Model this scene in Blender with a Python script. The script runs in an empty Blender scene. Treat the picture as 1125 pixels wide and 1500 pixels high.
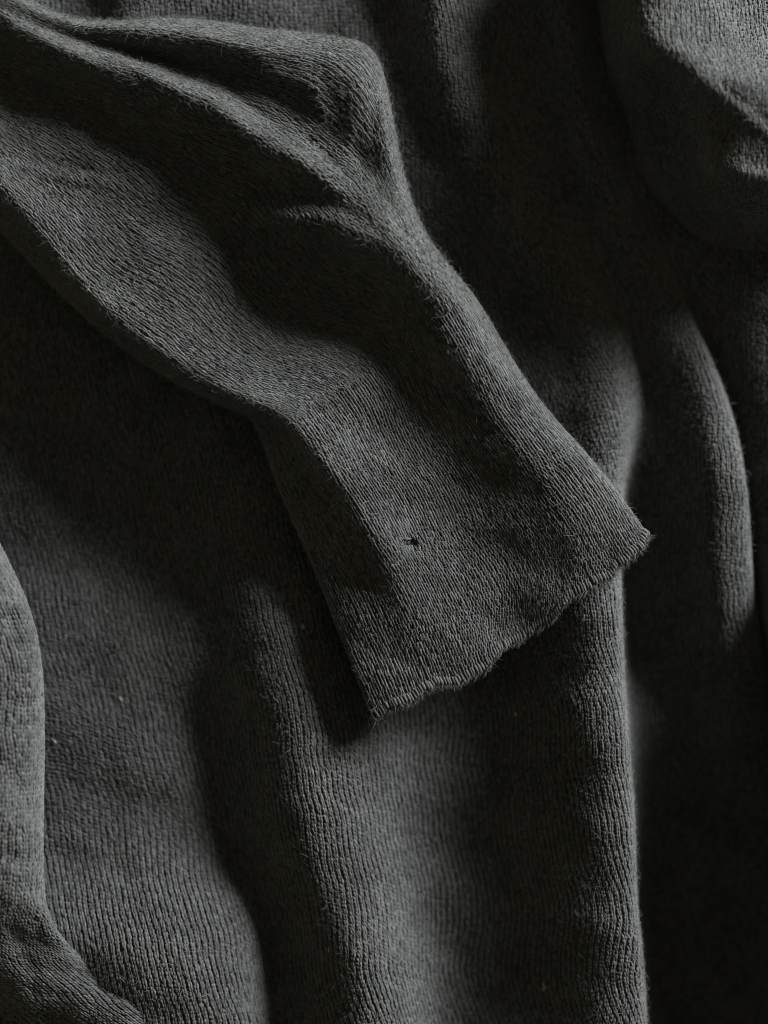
import bpy, math
import numpy as np

rng = np.random.default_rng(7)
scene = bpy.context.scene
col = scene.collection

# ------------------------------------------------------------------ camera, light, exposure
S = 0.00019            # metres per design unit (one photo pixel on the cloth)
D = 2000.0             # camera height in design units
cam_d = bpy.data.cameras.new("camera")
cam = bpy.data.objects.new("camera", cam_d)
col.objects.link(cam)
cam.location = (0, 0, D * S)
cam_d.sensor_fit = 'VERTICAL'
cam_d.sensor_height = 24.0
cam_d.lens = 24.0 / (2 * 750.0 / D)
cam_d.clip_start = 0.01
cam_d.clip_end = 20.0
cam_d.dof.use_dof = True
cam_d.dof.focus_distance = (D - 125) * S
cam_d.dof.aperture_fstop = 2.4
scene.camera = cam

AZ, EL = math.radians(40), math.radians(19)
world = bpy.data.worlds.new("World")
scene.world = world
world.use_nodes = True
wb = world.node_tree.nodes["Background"]
wb.inputs[0].default_value = (1.0, 0.93, 0.68, 1)
wb.inputs[1].default_value = 0.17

ld = bpy.data.lights.new("window_light", 'AREA')
ld.shape = 'RECTANGLE'
ld.size = 0.55
ld.size_y = 0.5
ld.energy = 106.0
ld.color = (0.955, 0.994, 1.0)
lamp = bpy.data.objects.new("window_light", ld)
col.objects.link(lamp)
from mathutils import Vector
ldir = Vector((math.cos(EL) * math.cos(AZ), math.cos(EL) * math.sin(AZ), math.sin(EL)))
lamp.location = ldir * 1.5
lamp.rotation_euler = (-ldir).to_track_quat('-Z', 'Y').to_euler()

scene.view_settings.view_transform = 'Standard'
scene.view_settings.look = 'None'
scene.view_settings.exposure = 0.0
scene.view_settings.gamma = 1.0
scene.cycles.max_bounces = 4
scene.cycles.filter_width = 1.0

# ------------------------------------------------------------------ helpers
def W(p):
    """photo column, photo row, height -> world point (metres)"""
    p = np.asarray(p, float)
    k = (D - p[..., 2]) / D
    return np.stack([(p[..., 0] - 562.5) * k, -(p[..., 1] - 750) * k, p[..., 2]], -1) * S


def pchip(A, n):
    """monotone cubic through A (knots along axis 0), n samples per span"""
    d = np.diff(A, axis=0)
    m = np.zeros_like(A)
    a, b = d[:-1], d[1:]
    with np.errstate(divide='ignore', invalid='ignore'):
        h = np.where(a * b > 0, 2 * a * b / (a + b), 0.0)
    m[1:-1] = np.nan_to_num(h)
    m[0], m[-1] = d[0], d[-1]
    t = (np.arange(n) / n)[None, :].reshape((1, n) + (1,) * (A.ndim - 1))
    p0, p1, m0, m1 = A[:-1, None], A[1:, None], m[:-1, None], m[1:, None]
    v = ((2*t**3 - 3*t**2 + 1) * p0 + (t**3 - 2*t**2 + t) * m0 +
         (-2*t**3 + 3*t**2) * p1 + (t**3 - t**2) * m1)
    v = v.reshape((-1,) + A.shape[1:])
    return np.concatenate([v, A[-1:]], 0)


def blur(A, s, axis):
    if s <= 0:
        return A
    r = int(3 * s) + 1
    k = np.exp(-0.5 * (np.arange(-r, r + 1) / s) ** 2)
    k /= k.sum()
    A = np.moveaxis(A, axis, 0)
    lo = 2 * A[0:1] - A[1:r + 1][::-1]
    hi = 2 * A[-1:] - A[-r - 1:-1][::-1]
    P = np.concatenate([lo, A, hi], 0)
    out = sum(k[i] * P[i:i + len(A)] for i in range(2 * r + 1))
    return np.moveaxis(out, 0, axis)


def waves(x, y, lam, seed, n=18):
    """smooth random relief of wavelength about lam, rms about 1"""
    r = np.random.default_rng(seed)
    out = np.zeros_like(x)
    for _ in range(n):
        th = r.uniform(0, 2 * math.pi)
        k = 2 * math.pi / (lam * r.uniform(0.7, 1.6))
        out += np.sin(k * (x * math.cos(th) + y * math.sin(th)) + r.uniform(0, 6.28))
    return out * math.sqrt(2.0 / n)


class Loft:
    """dense parametric cloth surface from a table of control points [row][feature] = (col, row, height)"""
    def __init__(self, table, m=10, sr=5.0, sf=4.0, wob=((90, 2.2), (34, 0.8)), bumps=(), seed=1, fixf=True):
        A = np.asarray(table, float)
        G = pchip(A, m)
        G = np.swapaxes(pchip(np.swapaxes(G, 0, 1), m), 0, 1)
        G = blur(blur(G, sr, 0), sf, 1)
        for (bx, by, rx, ry, ang, h) in bumps:
            c, s = math.cos(math.radians(ang)), math.sin(math.radians(ang))
            dx, dy = G[..., 0] - bx, G[..., 1] - by
            u, v = (dx * c + dy * s) / rx, (-dx * s + dy * c) / ry
            G[..., 2] += h * np.exp(-(u * u + v * v))
        for i, (lam, amp) in enumerate(wob):
            G[..., 2] += amp * waves(G[..., 0], G[..., 1], lam, seed * 10 + i)
        self.px = G
        self.P = W(G)
        self.frames()

    def frames(self):
        P = self.P
        self.R, self.F = P.shape[:2]
        du = np.gradient(P, axis=1)
        dv = np.gradient(P, axis=0)
        self.lu = np.linalg.norm(du, axis=-1)
        self.lv = np.linalg.norm(dv, axis=-1)
        self.U = du / (self.lu[..., None] + 1e-12)
        n = np.cross(self.U, dv / (self.lv[..., None] + 1e-12))
        n /= np.linalg.norm(n, axis=-1, keepdims=True) + 1e-12
        if n[..., 2].mean() < 0:
            n = -n
        self.N = n
        self.V = dv / (self.lv[..., None] + 1e-12)
        s = np.concatenate([np.zeros((self.R, 1)), np.cumsum(0.5 * (self.lu[:, 1:] + self.lu[:, :-1]), 1)], 1)
        self.len_u = float(np.median(s[:, -1]))
        self.s = s / s[:, -1:]
        t = np.concatenate([np.zeros((1, self.F)), np.cumsum(0.5 * (self.lv[1:] + self.lv[:-1]), 0)], 0)
        self.len_v = float(np.median(t[-1]))
        self.t = (t / t[-1:]).mean(1)

    def samp(self, A, fr, ff):
        i = np.clip(fr.astype(int), 0, self.R - 2)
        j = np.clip(ff.astype(int), 0, self.F - 2)
        a, b = (fr - i)[:, None], (ff - j)[:, None]
        return ((1-a)*(1-b)*A[i, j] + a*(1-b)*A[i+1, j] + (1-a)*b*A[i, j+1] + a*b*A[i+1, j+1])

    def at(self, sv, tv):
        """normalised cross and along positions -> grid coordinates"""
        fr = np.interp(tv, self.t, np.arange(self.R))
        i = np.clip(fr.astype(int), 0, self.R - 2)
        # invert the cross arc length row by row
        ff = np.empty_like(sv)
        order = np.argsort(i, kind='stable')
        ii = i[order]
        cuts = np.searchsorted(ii, np.arange(self.R))
        for r in range(self.R - 1):
            k = order[cuts[r]:cuts[r + 1]]
            if len(k):
                a = (fr[k] - r)
                f0 = np.interp(sv[k], self.s[r], np.arange(self.F))
                f1 = np.interp(sv[k], self.s[r + 1], np.arange(self.F))
                ff[k] = (1 - a) * f0 + a * f1
        return fr, ff


def mesh_np(name, verts, faces, mat, parent=None, smooth=True):
    me = bpy.data.meshes.new(name)
    verts = np.ascontiguousarray(verts, np.float32)
    faces = np.ascontiguousarray(faces, np.int32)
    n, k = faces.shape
    me.vertices.add(len(verts))
    me.vertices.foreach_set("co", verts.ravel())
    me.loops.add(n * k)
    me.loops.foreach_set("vertex_index", faces.ravel())
    me.polygons.add(n)
    me.polygons.foreach_set("loop_start", np.arange(0, n * k, k, dtype=np.int32))
    if smooth:
        me.polygons.foreach_set("use_smooth", np.ones(n, bool))
    me.update(calc_edges=True)
    me.materials.append(mat)
    o = bpy.data.objects.new(name, me)
    col.objects.link(o)
    if parent is not None:
        o.parent = parent
    return o


def grid_faces(R, F):
    i = np.arange(R - 1)[:, None] * F + np.arange(F - 1)[None, :]
    i = i.ravel()
    return np.stack([i, i + 1, i + F + 1, i + F], 1)


def sheet(name, L, mat, parent, depth=1.3, thick=3.0):
    """the closed cloth under the stitches: upper and lower skin with a rim"""
    top = L.P - L.N * depth * S
    bot = L.P - L.N * (depth + thick) * S
    R, F = L.R, L.F
    f = grid_faces(R, F)
    fb = f[:, ::-1] + R * F
    ring = np.concatenate([np.arange(F), np.arange(1, R) * F + F - 1,
                           (R - 1) * F + np.arange(F - 2, -1, -1), np.arange(R - 2, 0, -1) * F])
    nx = np.roll(ring, -1)
    fr = np.stack([ring, ring + R * F, nx + R * F, nx], 1)
    return mesh_np(name, np.concatenate([top.reshape(-1, 3), bot.reshape(-1, 3)]),
                   np.concatenate([f, fb, fr]), mat, parent)


def stitches(name, L, mat, parent, wale=8.0, course=6.0, keep=None, s0=0.0, s1=1.0, t0=0.0, t1=1.0,
             width=0.27, spread=(0.12, 0.30), reach=1.75, lift=1.0, jit=0.12, seed=3, wander=0.0, shear=0.0, phase=0.5):
    """knit loops: two yarn legs per stitch, each an arched half round strand"""
    r = np.random.default_rng(seed)
    nw = int(round(L.len_u * (s1 - s0) / (wale * S)))
    nc = int(round(L.len_v * (t1 - t0) / (course * S)))
    w = s0 + (s1 - s0) * (np.arange(nw) + 0.5) / nw
    c = t0 + (t1 - t0) * (np.arange(nc) + 0.5) / nc
    if shear:
        w = np.concatenate([w - (s1 - s0), w, w + (s1 - s0)])
    sv, tv = np.meshgrid(w, c)
    sv = sv + shear * L.len_v / L.len_u * (tv - 0.5)
    tv = tv + r.uniform(-phase, phase, (1, sv.shape[1])) * (t1 - t0) / nc
    tv = tv + 0.6 * phase * waves(sv * nw, tv * nc * 0.6, 9, seed + 90) * (t1 - t0) / nc
    sv = sv + r.normal(0, jit * 0.25, sv.shape) * (s1 - s0) / nw
    wn = waves(sv * nw, tv * nc, 22, seed + 50)
    sv = sv + wander * wn * (s1 - s0) / nw
    tv = tv + r.normal(0, jit * 0.6, sv.shape) * (t1 - t0) / nc
    sv, tv = sv.ravel(), np.clip(tv.ravel(), 0, 1)
    fr, ff = L.at(sv, tv)
    px = L.samp(L.px, fr, ff)
    ok = (sv >= 0) & (sv <= 1) & (px[:, 0] > -130) & (px[:, 0] < 1260) & (px[:, 1] > -130) & (px[:, 1] < 1640)
    if keep is not None:
        ok &= keep(px)
    fr, ff, px = fr[ok], ff[ok], px[ok]
    P = L.samp(L.P, fr, ff)
    U, V, N = L.samp(L.U, fr, ff), L.samp(L.V, fr, ff), L.samp(L.N, fr, ff)
    n = len(P)
    verts, tint = [], []
    T = np.array([0.0, 0.33, 0.68, 1.0])
    ANG = np.radians([-100, -36, 36, 100])
    rad = np.array([0.55, 1.0, 1.0, 0.5])
    zc = np.array([-0.75, 0.15, 0.25, -0.7])
    for side in (-1, 1):
        wl = wale * S * (1 + r.normal(0, jit, n))
        cl = course * S * reach * (1 + r.normal(0, jit, n))
        yw = width * wale * S * (1 + r.normal(0, jit * 0.9, n))
        ox = r.normal(0, jit * 0.25, n) * wale * S
        oz = r.normal(0, jit * 1.2, n) * S
        x0 = side * spread[0] * wl + ox
        x1 = side * spread[1] * wl + ox + r.normal(0, jit * 0.5, n) * wale * S * 0.5
        for k in range(4):
            cx = x0 + (x1 - x0) * T[k] ** 0.8
            cy = (0.5 - T[k]) * cl          # wales climb towards smaller rows
            cz = zc[k] * yw * lift + oz
            for a in ANG:
                q = (P + U * (cx + yw * rad[k] * math.sin(a))[:, None] + V * cy[:, None]
                     + N * (cz + yw * rad[k] * math.cos(a) * lift)[:, None])
                verts.append(q)
        tint.append(r.normal(0, 1, n))
    Vt = np.stack(verts, 1).reshape(n * 2, 16, 3)     # n, 32 -> legs
    base = (np.arange(n * 2) * 16)[:, None]
    f = []
    for k in range(3):
        for a in range(3):
            f.append([k*4 + a, k*4 + a + 1, (k+1)*4 + a + 1, (k+1)*4 + a])
    f = np.array(f)
    faces = (base[:, None, :] + f[None]).reshape(-1, 4)
    o = mesh_np(name, Vt.reshape(-1, 3), faces, mat, parent)
    at = o.data.attributes.new("yarn_tone", 'FLOAT', 'POINT')
    tn = np.repeat(np.stack(tint, 1).ravel(), 16).astype(np.float32)
    at.data.foreach_set("value", tn)
    o["kind"] = "stuff"
    return o


def fuzz(name, L, mat, parent, n, keep=None, length=(4, 13), lift=(0.05, 0.7), t0=0.0, t1=1.0, s0=0.0, s1=1.0,
         seed=5, radius=0.13):
    r = np.random.default_rng(seed)
    sv = r.uniform(s0, s1, n)
    tv = r.uniform(t0, t1, n)
    fr, ff = L.at(sv, tv)
    px = L.samp(L.px, fr, ff)
    ok = (px[:, 0] > -40) & (px[:, 0] < 1170) & (px[:, 1] > -40) & (px[:, 1] < 1540)
    if keep is not None:
        ok &= keep(px)
    fr, ff = fr[ok], ff[ok]
    P, U, V, N = (L.samp(A, fr, ff) for A in (L.P, L.U, L.V, L.N))
    n = len(P)
    th = r.normal(math.pi / 2, 1.0, n) + math.pi * r.integers(0, 2, n)
    d = U * np.cos(th)[:, None] + V * np.sin(th)[:, None]
    e = np.cross(N, d)
    ln = (length[0] + (length[1] - length[0]) * r.random(n) ** 2.2) * S
    lf = (lift[0] + (lift[1] - lift[0]) * r.random(n) ** 2)
    cv = r.normal(0, 0.5, n)
    pts = []
    for k in range(5):
        t = k / 4
        pts.append(P + N * (1.0 * S + lf * ln * (t - 0.35 * t * t))[:, None]
                   + d * (ln * t * (1 - 0.2 * lf))[:, None] + e * (cv * ln * t * t)[:, None])
    pos = np.stack(pts, 1).reshape(-1, 3).astype(np.float32)
    c = bpy.data.hair_curves.new(name)
    c.add_curves([5] * n)
    c.attributes["position"].data.foreach_set("vector", pos.ravel())
    ra = c.attributes.get("radius") or c.attributes.new("radius", 'FLOAT', 'POINT')
    rr = np.tile(np.array([1, 1, 0.9, 0.7, 0.3]), n) * np.repeat(r.uniform(0.7, 1.5, n), 5) * radius * S
    ra.data.foreach_set("value", rr.astype(np.float32))
    c.materials.append(mat)
    o = bpy.data.objects.new(name, c)
    col.objects.link(o)
    o.parent = parent
    o["kind"] = "stuff"
    return o


# ------------------------------------------------------------------ materials
def wool(name, base, tone=0.3, sheen=0.35, bump=0.5, use_tone=True):
    m = bpy.data.materials.new(name)
    m.use_nodes = True
    nt = m.node_tree
    N, Lk = nt.nodes, nt.links
    b = N["Principled BSDF"]
    b.inputs["Roughness"].default_value = 0.85
    b.inputs["Specular IOR Level"].default_value = 0.25
    b.inputs["Sheen Weight"].default_value = sheen
    b.inputs["Sheen Roughness"].default_value = 0.45
    b.inputs["Sheen Tint"].default_value = (0.6, 0.62, 0.6, 1)
    tc = N.new("ShaderNodeTexCoord")
    n1 = N.new("ShaderNodeTexNoise")
    n1.inputs["Scale"].default_value = 900.0
    n1.inputs["Detail"].default_value = 4.0
    Lk.new(tc.outputs["Object"], n1.inputs["Vector"])
    n2 = N.new("ShaderNodeTexNoise")
    n2.inputs["Scale"].default_value = 60.0
    n2.inputs["Detail"].default_value = 3.0
    Lk.new(tc.outputs["Object"], n2.inputs["Vector"])
    add = N.new("ShaderNodeMath"); add.operation = 'ADD'
    Lk.new(n1.outputs["Fac"], add.inputs[0])
    Lk.new(n2.outputs["Fac"], add.inputs[1])
    last = add
    if use_tone:
        at = N.new("ShaderNodeAttribute"); at.attribute_name = "yarn_tone"
        mm = N.new("ShaderNodeMath"); mm.operation = 'MULTIPLY_ADD'
        Lk.new(at.outputs["Fac"], mm.inputs[0]); mm.inputs[1].default_value = tone
        Lk.new(add.outputs[0], mm.inputs[2])
        last = mm
    mr = N.new("ShaderNodeMapRange")
    mr.inputs["From Min"].default_value = 0.4; mr.inputs["From Max"].default_value = 1.6
    mr.inputs["To Min"].default_value = 0.42; mr.inputs["To Max"].default_value = 1.58
    Lk.new(last.outputs[0], mr.inputs["Value"])
    mul = N.new("ShaderNodeVectorMath"); mul.operation = 'SCALE'
    mul.inputs[0].default_value = base
    Lk.new(mr.outputs["Result"], mul.inputs["Scale"])
    Lk.new(mul.outputs["Vector"], b.inputs["Base Color"])
    n3 = N.new("ShaderNodeTexNoise")
    n3.inputs["Scale"].default_value = 2600.0
    n3.inputs["Detail"].default_value = 2.0
    Lk.new(tc.outputs["Object"], n3.inputs["Vector"])
    bp = N.new("ShaderNodeBump")
    bp.inputs["Strength"].default_value = bump
    bp.inputs["Distance"].default_value = 0.0003
    Lk.new(n3.outputs["Fac"], bp.inputs["Height"])
    Lk.new(bp.outputs["Normal"], b.inputs["Normal"])
    return m


M_yarn = wool("black_wool_yarn", (0.0425, 0.0425, 0.0415))
M_base = wool("black_wool_backing", (0.03, 0.03, 0.029), use_tone=False)
M_fuzz = wool("black_wool_fibre", (0.06, 0.062, 0.058), use_tone=False, bump=0.0, sheen=0.2)
M_bright = wool("grey_stray_fibre", (0.20, 0.20, 0.19), use_tone=False, bump=0.0, sheen=0.2)
M_lint = wool("pale_lint", (0.22, 0.215, 0.19), use_tone=False, bump=0.3)
M_table = wool("dark_cloth_table", (0.03, 0.03, 0.03), use_tone=False)

# ------------------------------------------------------------------ the sweater
sweater = bpy.data.objects.new("sweater", None)
col.objects.link(sweater)
sweater.location = (0, 0, -0.03)
sweater["label"] = "black fine knit wool sweater lying crumpled with one sleeve folded across its front"
sweater["category"] = "sweater"
bpy.context.view_layer.update()


def adopt(o):
    o.matrix_parent_inverse = sweater.matrix_world.inverted()
    return o


# --- body: rows at photo rows; features run left to right over the same folds
ys = [-260, -60, 100, 250, 400, 550, 700, 850, 1000, 1200, 1300, 1400, 1600, 1850]
#       f0          f1         f2         f3         f4          f5        f6         f7         f8         f9         f10        f11         f12        f13         f14         f15         f16
rows = [  # rightmost features: unseen cloth raised past the frame to block the lamp
 [(-360,40), (-150,45), (40,40), (105,30), (135,24), (175,52), (330,30), (470,12), (560,10), (600,60), (660,35), (745,-18), (790,5), (815,20), (845,-15), (870,-20), (1000,-40), (1600,-20)],
 [(-360,40), (-150,45), (40,40), (105,30), (135,24), (170,56), (330,26), (470,12), (575,6), (622,72), (690,28), (750,-22), (800,5), (822,22), (850,-15), (875,-20), (1000,-40), (1600,-20)],
 [(-360,20), (-150,20), (20,10), (120,0), (160,5), (210,30), (340,15), (480,10), (590,10), (648,72), (712,30), (775,-22), (815,5), (845,24), (875,-15), (900,-20), (1010,-40), (1600,-20)],
 [(-360,0), (-150,0), (0,0), (130,-8), (190,0), (240,20), (360,10), (500,8), (640,15), (705,34), (760,14), (838,-22), (865,5), (890,18), (920,-15), (945,-20), (1030,-40), (1600,-25)],
 [(-360,-5), (-150,-5), (0,-5), (130,-12), (210,-4), (270,15), (390,8), (540,8), (720,4), (800,26), (845,8), (910,-26), (930,-4), (960,0), (985,-4), (1000,-24), (1165,45), (1600,40)],
 [(-360,0), (-150,5), (0,5), (140,5), (230,0), (300,18), (420,8), (580,10), (790,-2), (885,24), (922,20), (955,-40), (1000,2), (1044,26), (1070,16), (1066,-40), (1165,40), (1600,40)],
 [(-360,10), (-150,4), (0,4), (150,2), (250,0), (330,26), (450,10), (610,10), (806,8), (872,68), (908,46), (908,-50), (1005,0), (1052,58), (1100,36), (1090,-50), (1175,20), (1600,40)],
 [(-360,20), (-150,-14), (0,-14), (150,-12), (270,-8), (362,56), (475,35), (622,-16), (762,24), (862,98), (912,84), (902,-75), (1010,-40), (1050,10), (1104,-6), (1100,-75), (1175,84), (1600,80)],
 [(-360,30), (-150,12), (30,19), (170,18), (300,-6), (408,92), (500,58), (628,-26), (764,24), (864,104), (918,92), (910,-90), (1030,-87), (1075,-50), (1125,-70), (1150,-80), (1195,150), (1600,120)],
 [(-360,30), (40,14), (200,24), (272,20), (330,-10), (438,106), (540,66), (640,-26), (780,24), (880,104), (934,92), (925,-100), (1040,-117), (1085,-110), (1130,-85), (1155,-90), (1215,180), (1600,120)],
 [(-360,30), (60,18), (226,50), (330,32), (383,-10), (474,106), (560,68), (646,-26), (780,24), (880,104), (934,92), (925,-100), (1045,-120), (1090,-112), (1135,-85), (1160,-90), (1215,180), (1600,120)],
 [(-360,60), (70,104), (228,122), (366,62), (404,-10), (512,106), (580,70), (656,-26), (793,24), (893,104), (948,92), (939,-100), (1050,-120), (1095,-112), (1140,-85), (1165,-90), (1215,180), (1600,120)],
 [(-360,100), (70,50), (240,100), (374,70), (412,0), (530,106), (610,70), (672,-26), (796,24), (896,104), (953,92), (944,-100), (1060,-120), (1105,-112), (1150,-85), (1175,-90), (1220,180), (1600,120)],
 [(-360,100), (70,20), (240,60), (378,100), (414,0), (550,106), (630,70), (692,-26), (804,24), (904,104), (962,92), (953,-100), (1070,-120), (1115,-112), (1160,-85), (1185,-90), (1220,180), (1600,120)],
]
# the knit leans a little: rows step down to the right
body_tab = [[(x, y + 0.06 * (x - 560), h) for (x, h) in r] for y, r in zip(ys, rows)]
body = Loft(body_tab, m=14, sr=6, sf=4.5, wob=((190, 3.2), (70, 0.9)), seed=2,
            bumps=[(905, 1120, 26, 90, 8, 5), (880, 1290, 30, 60, -10, -5), (560, 1180, 50, 90, -15, 5),
                   (500, 1330, 30, 60, 20, -4), (150, 1000, 60, 60, 0, 5), (200, 1180, 70, 40, 20, -5)])

# --- sleeve and cuff: L edge, crest, slope, valley, rise, crest, valley, lobe, R edge
SL = [
 [(-330,60,50),(-300,20,120),(-260,-20,100),(-220,-60,80),(-190,-90,110),(-160,-120,170),(-150,-128,165),(-140,-140,155),(-130,-150,90)],
 [(-190,180,50),(-155,140,133),(-110,105,104),(-60,85,81),(-20,68,115),(20,46,150),(45,40,146),(70,38,140),(98,44,90)],
 [(-38,298,50),(0,262,136),(50,220,110),(114,160,96),(158,128,122),(185,104,152),(212,80,104),(235,48,142),(252,24,85)],
 [(70,412,50),(108,402,138),(172,344,110),(266,252,95),(288,212,118),(305,150,149),(340,112,108),(368,72,148),(387,45,85)],
 [(152,489,52),(188,480,140),(264,404,110),(348,326,88),(385,264,118),(405,214,157),(440,160,130),(498,102,152),(541,58,90)],
 [(236,548,55),(265,535,142),(330,470,108),(402,405,78),(452,350,110),(508,283,172),(535,225,140),(552,175,152),(566,130,95)],
 [(310,585,58),(337,575,143),(400,522,110),(460,462,80),(510,400,108),(565,338,186),(578,308,172),(585,285,160),(589,255,95)],
 [(350,603,62),(388,594,144),(455,540,112),(515,482,92),(560,432,116),(603,392,164),(614,376,160),(620,364,148),(624,350,95)],
 [(373,616,66),(430,618,145),(508,568,114),(565,522,97),(610,490,120),(650,462,158),(668,449,154),(681,438,136),(692,428,98)],
]
CF = [
 [(373,616,66),(430,618,145),(508,568,112),(565,522,97),(610,490,120),(650,462,158),(668,449,154),(681,438,136),(692,428,98)],
 [(398,690,78),(470,666,145),(545,638,116),(605,605,106),(650,578,122),(693,552,150),(712,533,146),(725,520,132.5),(738,508,100)],
 [(431,768,82),(520,732,146),(592,720,119),(658,692,110),(708,664,124),(748,634,147),(766,620,143),(780,606,132),(792,592,104)],
 [(466,848,90),(560,803,145.2),(628,800,119.8),(702,772,109),(760,742,123),(803,705,143),(824,690,139),(844,676,130.5),(858,664,108)],
 [(506,950,112),(598,886,134.8),(664,882,118.2),(738,850,107),(800,812,122),(846,770,140),(870,750,136),(890,734,130),(905,722,112)],
 [(548,1054,115),(636,1003,117.4),(692,984,115.6),(748,944,108),(808,906,117),(866,854,130),(898,832,128),(926,810,124),(949,787,116)],
]


def under(rowlist):
    out = []
    for r in rowlist:
        L0, L1, R0, R1 = np.array(r[0], float), np.array(r[2], float), np.array(r[-1], float), np.array(r[-4], float)
        a = (L1 - L0)[:2]; a /= np.linalg.norm(a)
        b = (R1 - R0)[:2]; b /= np.linalg.norm(b)
        ul = (L0[0] + a[0]*16, L0[1] + a[1]*16, L0[2] - 38)
        ur = (R0[0] + b[0]*16, R0[1] + b[1]*16, R0[2] - 45)
        A0, A1 = np.array(r[0], float), np.array(r[1], float)
        p = A0 + (A1 - A0) * 0.72
        p[2] = A1[2] - 0.36 * (A1[2] - A0[2])
        out.append([ul, r[0], tuple(p)] + list(r[1:]) + [ur])
    return out


allrows = under(SL + CF[1:])
full = Loft(allrows, m=14, sr=5.0, sf=2.6, wob=((120, 1.8), (46, 0.5)), seed=4,
            bumps=[(425, 318, 66, 26, 12, 38), (518, 345, 50, 22, 28, 26), (380, 345, 30, 14, 60, 6),
                   (90, 72, 90, 9, 26, 9), (235, 118, 80, 9, 27, 10), (350, 182, 70, 10, 38, 10), (450, 245, 70, 11, 38, 10),
                   (255, 98, 70, 9, 27, -6), (372, 160, 60, 10, 38, -8), (470, 222, 50, 10, 40, -8),
                   (470, 150, 36, 12, 60, 8), (515, 190, 12, 46, 10, 7), (425, 112, 50, 9, 18, 6), (330, 62, 60, 8, 10, 6),
                   (548, 170, 9, 50, -5, -6), (110, 262, 75, 7, 10, 6), (120, 246, 80, 8, 10, -5),
                   (330, 205, 30, 60, 50, 4), (200, 330, 70, 20, 55, 3), (470, 440, 60, 10, 40, 5),
                   (350, 250, 30, 40, 40, 5), (586, 776, 15, 9, 30, 2), (600, 795, 8, 6, -30, -20)])
rj = (len(SL) - 1) * 14         # dense row of the cuff join


def cut(L, a, b):
    o = object.__new__(Loft)
    o.px, o.P = L.px[a:b].copy(), L.P[a:b].copy()
    o.frames()
    return o


# uneven cast edge at the cuff end, and the shallow groove where the cuff is joined on
n_rim = full.F
u = np.linspace(0, 1, n_rim)
edge = 2.2 * np.sin(u * 38 + 1) + 1.6 * np.sin(u * 83) + 3.0 * np.sin(u * 17 + 2)
for k in range(1, 9):
    full.px[-k, :, 1] += edge * (1 - (k - 1) / 8)
    full.px[-k, :, 0] += 0.5 * edge * (1 - (k - 1) / 8)
for k in range(-2, 3):
    full.px[rj + k, :, 2] -= 3.0 * (1 - abs(k) / 3)
full.P = W(full.px)
full.frames()
sleeve = cut(full, 0, rj + 1)
cuff = cut(full, rj, full.R)

# outline of sleeve plus cuff in photo coordinates, to leave out stitches that lie far beneath it
outline = np.array([(-200, 60), (0, 345), (120, 480), (285, 590), (360, 625), (400, 720), (465, 860), (545, 1070),
                    (700, 1000), (850, 890), (965, 800), (790, 580), (690, 420), (600, 330), (570, 150), (535, 50),
                    (380, 35), (240, 20), (130, 50), (0, 0), (-200, -150)], float)
cen = np.array([400, 480.0])
inner = outline.copy()
# shrink the outline by about 90 units
e = np.roll(outline, -1, 0) - np.roll(outline, 1, 0)
nn = np.stack([-e[:, 1], e[:, 0]], 1)
nn /= np.linalg.norm(nn, axis=1, keepdims=True)
sgn = np.sign(((cen - outline) * nn).sum(1))[:, None]
inner = outline + nn * sgn * 85


def inside(px, poly):
    x, y = px[:, 0], px[:, 1]
    c = np.zeros(len(px), bool)
    for i in range(len(poly)):
        x1, y1 = poly[i]; x2, y2 = poly[i - 1]
        m = ((y1 > y) != (y2 > y)) & (x < (x2 - x1) * (y - y1) / (y2 - y1 + 1e-9) + x1)
        c ^= m
    return c


keep_body = lambda px: ~inside(px, inner)
hole = lambda px: (((px[:, 0] - 599) / 10) ** 2 + ((px[:, 1] - 794) / 7.5) ** 2) > 1

# --- gathered fold in the upper right corner
TR = [
 (-220, [(864,-20), (883,60), (915,206), (1010,180), (1125,112), (1300,40), (1500,60)]),
 (-60, [(867,-20), (888,60), (920,212), (1010,184), (1125,108), (1300,40), (1500,60)]),
 (20, [(877,-20), (898,60), (930,216), (1015,186), (1125,110), (1300,40), (1500,60)]),
 (75, [(886,-20), (906,55), (940,232), (1020,206), (1125,150), (1300,60), (1500,60)]),
 (115, [(894,-20), (910,35), (955,125), (1025,235), (1125,207), (1300,150), (1500,60)]),
 (150, [(913,-20), (934,25), (985,84), (1030,196), (1125,225), (1300,175), (1500,60)]),
 (200, [(926,-20), (947,20), (995,58), (1040,176), (1125,214), (1300,195), (1500,60)]),
 (250, [(930,-20), (954,18), (1008,62), (1040,186), (1125,215), (1300,200), (1500,60)]),
 (276, [(951,-20), (973,14), (1012,38), (1050,130), (1125,223), (1300,185), (1500,40)]),
 (308, [(977,-24), (995,8), (1025,20), (1058,40), (1125,84), (1300,82), (1500,20)]),
 (360, [(1026,-40), (1042,-2), (1062,8), (1082,14), (1135,24), (1300,10), (1500,-20)]),
 (420, [(1090,-80), (1089,-60), (1100,-50), (1115,-50), (1150,-50), (1300,-70), (1500,-70)]),
]
top_tab = [[(x, y, h) for (x, h) in r] for y, r in TR]
topfold = Loft(top_tab, m=14, sr=7.0, sf=6, wob=((90, 1.5), (40, 0.5)), seed=6,
               bumps=[(1078, 158, 75, 10, 38, 7), (1062, 40, 60, 11, 55, 6), (1105, 258, 60, 14, 12, 6)])

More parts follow.
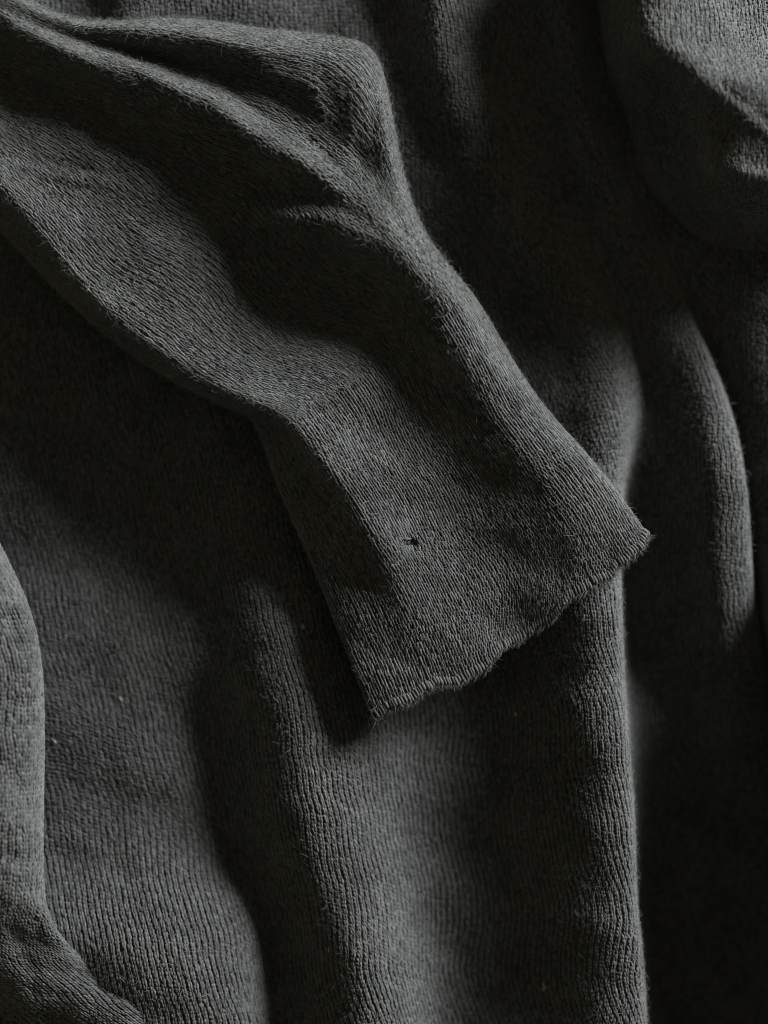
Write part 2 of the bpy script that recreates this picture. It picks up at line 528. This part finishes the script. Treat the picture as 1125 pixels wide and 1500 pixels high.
# --- rolled fold at the left edge
LF = [
 (700, [(-300,60), (-160,120), (-110,130), (-70,105), (-45,70), (-52,20), (-80,0)]),
 (800, [(-280,90), (-150,185), (-85,205), (-25,170), (0,120), (-8,50), (-40,15)]),
 (860, [(-270,100), (-140,191), (-70,202), (-2,182), (30,141), (20,60), (-10,20)]),
 (930, [(-260,110), (-130,206), (-52,214), (22,192), (54,146), (44,70), (10,30)]),
 (1030, [(-260,110), (-125,211), (-45,219), (32,196), (65,151), (52,75), (20,35)]),
 (1180, [(-260,110), (-125,211), (-45,219), (30,196), (63,151), (50,75), (20,35)]),
 (1300, [(-260,100), (-130,201), (-50,212), (28,192), (62,154), (50,80), (20,40)]),
 (1365, [(-260,80), (-140,151), (-55,176), (34,158), (80,130), (77,84), (50,50)]),
 (1425, [(-260,20), (-120,80), (-10,124), (84,112), (146,76), (143,65), (110,40)]),
 (1495, [(-260,-20), (-60,30), (80,98), (180,112), (254,78), (250,55), (214,30)]),
 (1620, [(-260,-40), (0,0), (200,60), (310,76), (374,56), (370,36), (334,16)]),
]
left_tab = [[(x, y, h) for (x, h) in r] for y, r in LF]
leftfold = Loft(left_tab, m=14, sr=5, sf=3, wob=((90, 3.0), (40, 1.0)), seed=8)

# --- the far layer of the sleeve, lying on the body below
back_tab = []
for q in allrows:
    a_, b_ = np.array(q[0], float), np.array(q[-1], float)
    back_tab.append([tuple(a_ + (b_ - a_) * t - np.array([0, 0, 10 * math.sin(math.pi * t)])) for t in (0, 0.33, 0.67, 1)])
backlayer = Loft(back_tab[2:], m=8, sr=2, sf=1, wob=((110, 1.5),), seed=9)

# ------------------------------------------------------------------ build the parts
P_body = adopt(sheet("body", body, M_base, sweater))
P_sleeve = adopt(sheet("sleeve", sleeve, M_base, sweater))
P_cuff = adopt(sheet("cuff", cuff, M_base, sweater))
P_top = adopt(sheet("gathered_fold", topfold, M_base, sweater))
P_left = adopt(sheet("rolled_fold", leftfold, M_base, sweater))
P_back = adopt(sheet("back_layer", backlayer, M_base, sweater))
P_top["label"] = "bunched fold catching window light"
P_left["label"] = "rolled fold with curved wales"


def sub(o, parent):
    return o


stitches("knit_stitches", body, M_yarn, P_body, wale=7.8, course=5.7, keep=keep_body, seed=11, wander=0.09, reach=1.8, spread=(0.09, 0.255), jit=0.14,
         width=0.235, lift=0.95, shear=0.10, phase=0.4)
stitches("knit_stitches", sleeve, M_yarn, P_sleeve, wale=7.4, course=6.4, seed=12, jit=0.17, wander=0.3, phase=0.35,
         reach=2.0, spread=(0.16, 0.28), width=0.235, lift=1.3)
stitches("knit_stitches", cuff, M_yarn, P_cuff, wale=8.3, course=7.2, seed=13, keep=hole, reach=2.4,
         spread=(0.17, 0.27), width=0.22, lift=1.4, wander=0.16, jit=0.11, phase=0.3)
stitches("knit_stitches", topfold, M_yarn, P_top, wale=6.8, course=5.4, seed=14, wander=0.12, phase=0.45, width=0.25, jit=0.18, lift=0.9, reach=2.0)
stitches("knit_stitches", leftfold, M_yarn, P_left, wale=9.5, course=6.4, seed=15, wander=0.3, phase=0.3, width=0.25, shear=0.05)

vis_body = lambda px: ~inside(px, inner)
fuzz("fibre_fuzz", body, M_fuzz, P_body, 150000, keep=vis_body, seed=21, radius=0.17, length=(3, 15), lift=(0.05, 1.0))
fuzz("fibre_fuzz", sleeve, M_fuzz, P_sleeve, 80000, seed=22, radius=0.18, length=(3, 16), lift=(0.05, 1.1))
fuzz("fibre_fuzz", cuff, M_fuzz, P_cuff, 26000, seed=23, radius=0.16, length=(3, 13), lift=(0.05, 1.0))
fuzz("fibre_fuzz", topfold, M_fuzz, P_top, 42000, seed=24, radius=0.17)
fuzz("fibre_fuzz", leftfold, M_fuzz, P_left, 12000, seed=25, radius=0.17)


for L_, P_, n_, sd in ((body, P_body, 9000, 31), (sleeve, P_sleeve, 5500, 32), (cuff, P_cuff, 2200, 33)):
    fuzz("stray_fibre", L_, M_bright, P_, n_, keep=vis_body if L_ is body else None, seed=sd, radius=0.22,
         length=(2, 12), lift=(0.05, 0.6))

# ------------------------------------------------------------------ cuff edge, snagged hole, lint
def strands(name, C, rad, mat, parent, sides=5):
    """round yarn strands along the polylines C (n, k, 3); rad (n, k)"""
    n, k = C.shape[:2]
    T = np.gradient(C, axis=1)
    T /= np.linalg.norm(T, axis=-1, keepdims=True) + 1e-12
    up = np.broadcast_to(np.array([0.31, 0.22, 0.92]), T.shape)
    A = np.cross(T, up); A /= np.linalg.norm(A, axis=-1, keepdims=True) + 1e-12
    B = np.cross(T, A)
    an = np.arange(sides) * 2 * math.pi / sides
    v = (C[:, :, None] + rad[:, :, None, None] * (A[:, :, None] * np.cos(an)[None, None, :, None]
                                                 + B[:, :, None] * np.sin(an)[None, None, :, None]))
    base = (np.arange(n) * k * sides)[:, None, None, None]
    i = (np.arange(k - 1) * sides)[None, :, None, None]
    j = np.arange(sides); jn = (j + 1) % sides
    q = np.stack([j, jn, jn + sides, j + sides], 1)[None, None]
    o = mesh_np(name, v.reshape(-1, 3), (base + i + q).reshape(-1, 4), mat, parent)
    return o


def pills(L, parent, n, seed, keep=None):
    """small balls of matted fibre"""
    q = np.random.default_rng(seed)
    fr, ff = L.at(q.uniform(0.03, 0.97, n), q.uniform(0.03, 0.97, n))
    px = L.samp(L.px, fr, ff)
    ok = (px[:, 0] > -20) & (px[:, 0] < 1145) & (px[:, 1] > -20) & (px[:, 1] < 1520)
    if keep is not None:
        ok &= keep(px)
    fr, ff = fr[ok], ff[ok]
    P, U, V, N = (L.samp(A, fr, ff) for A in (L.P, L.U, L.V, L.N))
    n = len(P)
    size = q.uniform(1.2, 2.6, n)
    C = []
    for _ in range(9):
        th, ph, sp = q.uniform(0, 6.28, n), q.uniform(0.2, 2.6, n), q.uniform(-2.5, 2.5, n)
        pts = []
        for t in np.linspace(0, 1, 5):
            a = th + sp * t
            e = ph * (0.5 + 0.8 * t)
            pts.append(P + ((np.cos(a) * np.sin(e) * size)[:, None] * U + (np.sin(a) * np.sin(e) * size)[:, None] * V
                            + (1.2 + (0.8 + np.cos(e)) * size * 0.6)[:, None] * N) * S)
        C.append(np.stack(pts, 1))
    C = np.concatenate(C)
    o = strands("pilling", C, np.full(C.shape[:2], 0.42 * S), M_fuzz, parent, sides=3)
    o["kind"] = "stuff"


pills(body, P_body, 900, 61, keep_body)
pills(sleeve, P_sleeve, 380, 62)
pills(cuff, P_cuff, 60, 63)
r = np.random.default_rng(41)
ns_ = int(cuff.len_u / (8.4 * S)) * 2
sv = (np.arange(ns_) + 0.5) / ns_
fr, ff = cuff.at(np.clip(sv + r.normal(0, 0.15 / ns_, ns_), 0, 1), np.full(ns_, 0.9999))
P, U, V, N = (cuff.samp(A, fr, ff) for A in (cuff.P, cuff.U, cuff.V, cuff.N))
jl = r.normal(0, 1.0, ns_)
prof = [(-10, 0.6, 0), (-6, 3.0, 0.3), (-1, 4.2, 0.6), (2.5, 1.8, 0.8), (3.2, -1.0, 0.6), (1.0, -3.6, 0)]
C = np.stack([P + V * ((a + jl * (0.5 + 0.5 * (a > 0))) * S)[:, None] + N * (b * S) + U * ((c * 3 * (1 if i % 2 else 1)) * S)
              for i, (a, b, c) in enumerate(prof)], 1)
rad = np.tile(np.array([1.3, 2.1, 2.4, 2.4, 2.1, 1.5]) * S, (ns_, 1)) * r.uniform(0.8, 1.2, (ns_, 1))
edge_o = strands("bind_off_edge", C, rad, M_yarn, P_cuff)
edge_o["kind"] = "stuff"
nf = 4200
fr, ff = cuff.at(r.uniform(0.04, 0.96, nf), np.full(nf, 0.9999))
P, U, V, N = (cuff.samp(A, fr, ff) for A in (cuff.P, cuff.U, cuff.V, cuff.N))
ln = (2.5 + 9 * r.random(nf) ** 3) * S
d = V + U * r.normal(0, 0.7, nf)[:, None] + N * r.normal(0.35, 0.45, nf)[:, None]
b = r.normal(0, 0.4, nf)
C = np.stack([P + d * (ln * t)[:, None] + U * (b * ln * t * t)[:, None] + N * S for t in (0, 0.33, 0.66, 1)], 1)
rad = np.tile(np.array([0.36, 0.34, 0.26, 0.12]) * S, (nf, 1))
ef = strands("edge_fibre", C, rad, M_fuzz, P_cuff, sides=3)
ef["kind"] = "stuff"


def near(L, x, y):
    q = (L.px[..., 0] - x) ** 2 + (L.px[..., 1] - y) ** 2
    i, j = np.unravel_index(np.argmin(q), q.shape)
    return L.P[i, j], L.U[i, j], L.V[i, j], L.N[i, j]


p, uu, vv, nn_ = near(cuff, 597, 793)
def sl(pts):
    return np.array([p + (uu * a + vv * b + nn_ * c) * S for a, b, c in pts])
loops = [
    [(-9, -4, 1), (-6, -6.5, 3), (-1, -7.5, 3.6), (5, -6.5, 3.6), (11, -5, 2.6), (19, -4, 1)],
    [(-7, 6, 0), (-8, 1, 2.6), (-6, -4, 3.4), (-1, -5.5, 3.4), (4, -3.5, 3), (6, 2, 1)],
    [(6, 8, 0), (4, 4, 2.6), (1, 3, 3.2), (-2, 4, 3), (-4, 8, 1.5), (-5, 13, 0)],
]
C = np.array([sl(q) for q in loops])
strands("snagged_loop", C, np.full(C.shape[:2], 1.25 * S), M_yarn, P_cuff, sides=6)

flecks = [
    (body, 800, 1450, 9, "largest grey lint fleck, in the dark hollow near the bottom edge"),
    (body, 754, 1047, 4, "tiny pale lint speck on the dark knit just below the cuff edge"),
    (body, 182, 1026, 5, "white lint speck alone on the lit lower left knit panel"),
    (body, 80, 1092, 5, "pale lint speck right beside the rolled fold at the left edge"),
    (body, 441, 918, 6, "tan lint speck on the crest just left of the cuff"),
    (cuff, 659, 515, 5, "bright lint speck on the upper cuff near its join with the sleeve"),
]
for L, x, y, size, label in flecks:
    p, uu, vv, nn_ = near(L, x, y)
    k = 7
    t = np.linspace(-0.5, 0.5, 6)
    C = []
    for _ in range(k):
        th = r.uniform(0, math.pi); bb = r.normal(0, 0.5, 2)
        o2 = r.normal(0, 0.18, 2)
        a_ = (t * math.cos(th) * r.uniform(0.5, 1) + bb[0] * t * t + o2[0]) * size
        b_ = (t * math.sin(th) * 1.3 + bb[1] * t * t + o2[1]) * size
        c_ = 2.2 + 1.2 * np.cos(t * 3) + r.uniform(0, 0.8)
        C.append(uu * a_[:, None] + vv * b_[:, None] + nn_ * c_[:, None])
    C = np.array(C) * S
    fo = strands("lint_fleck", C, np.full(C.shape[:2], 0.5 * S), M_lint, None)
    fo.location = p
    fo["label"] = label
    fo["category"] = "lint"
    fo["group"] = "lint flecks caught on the sweater"
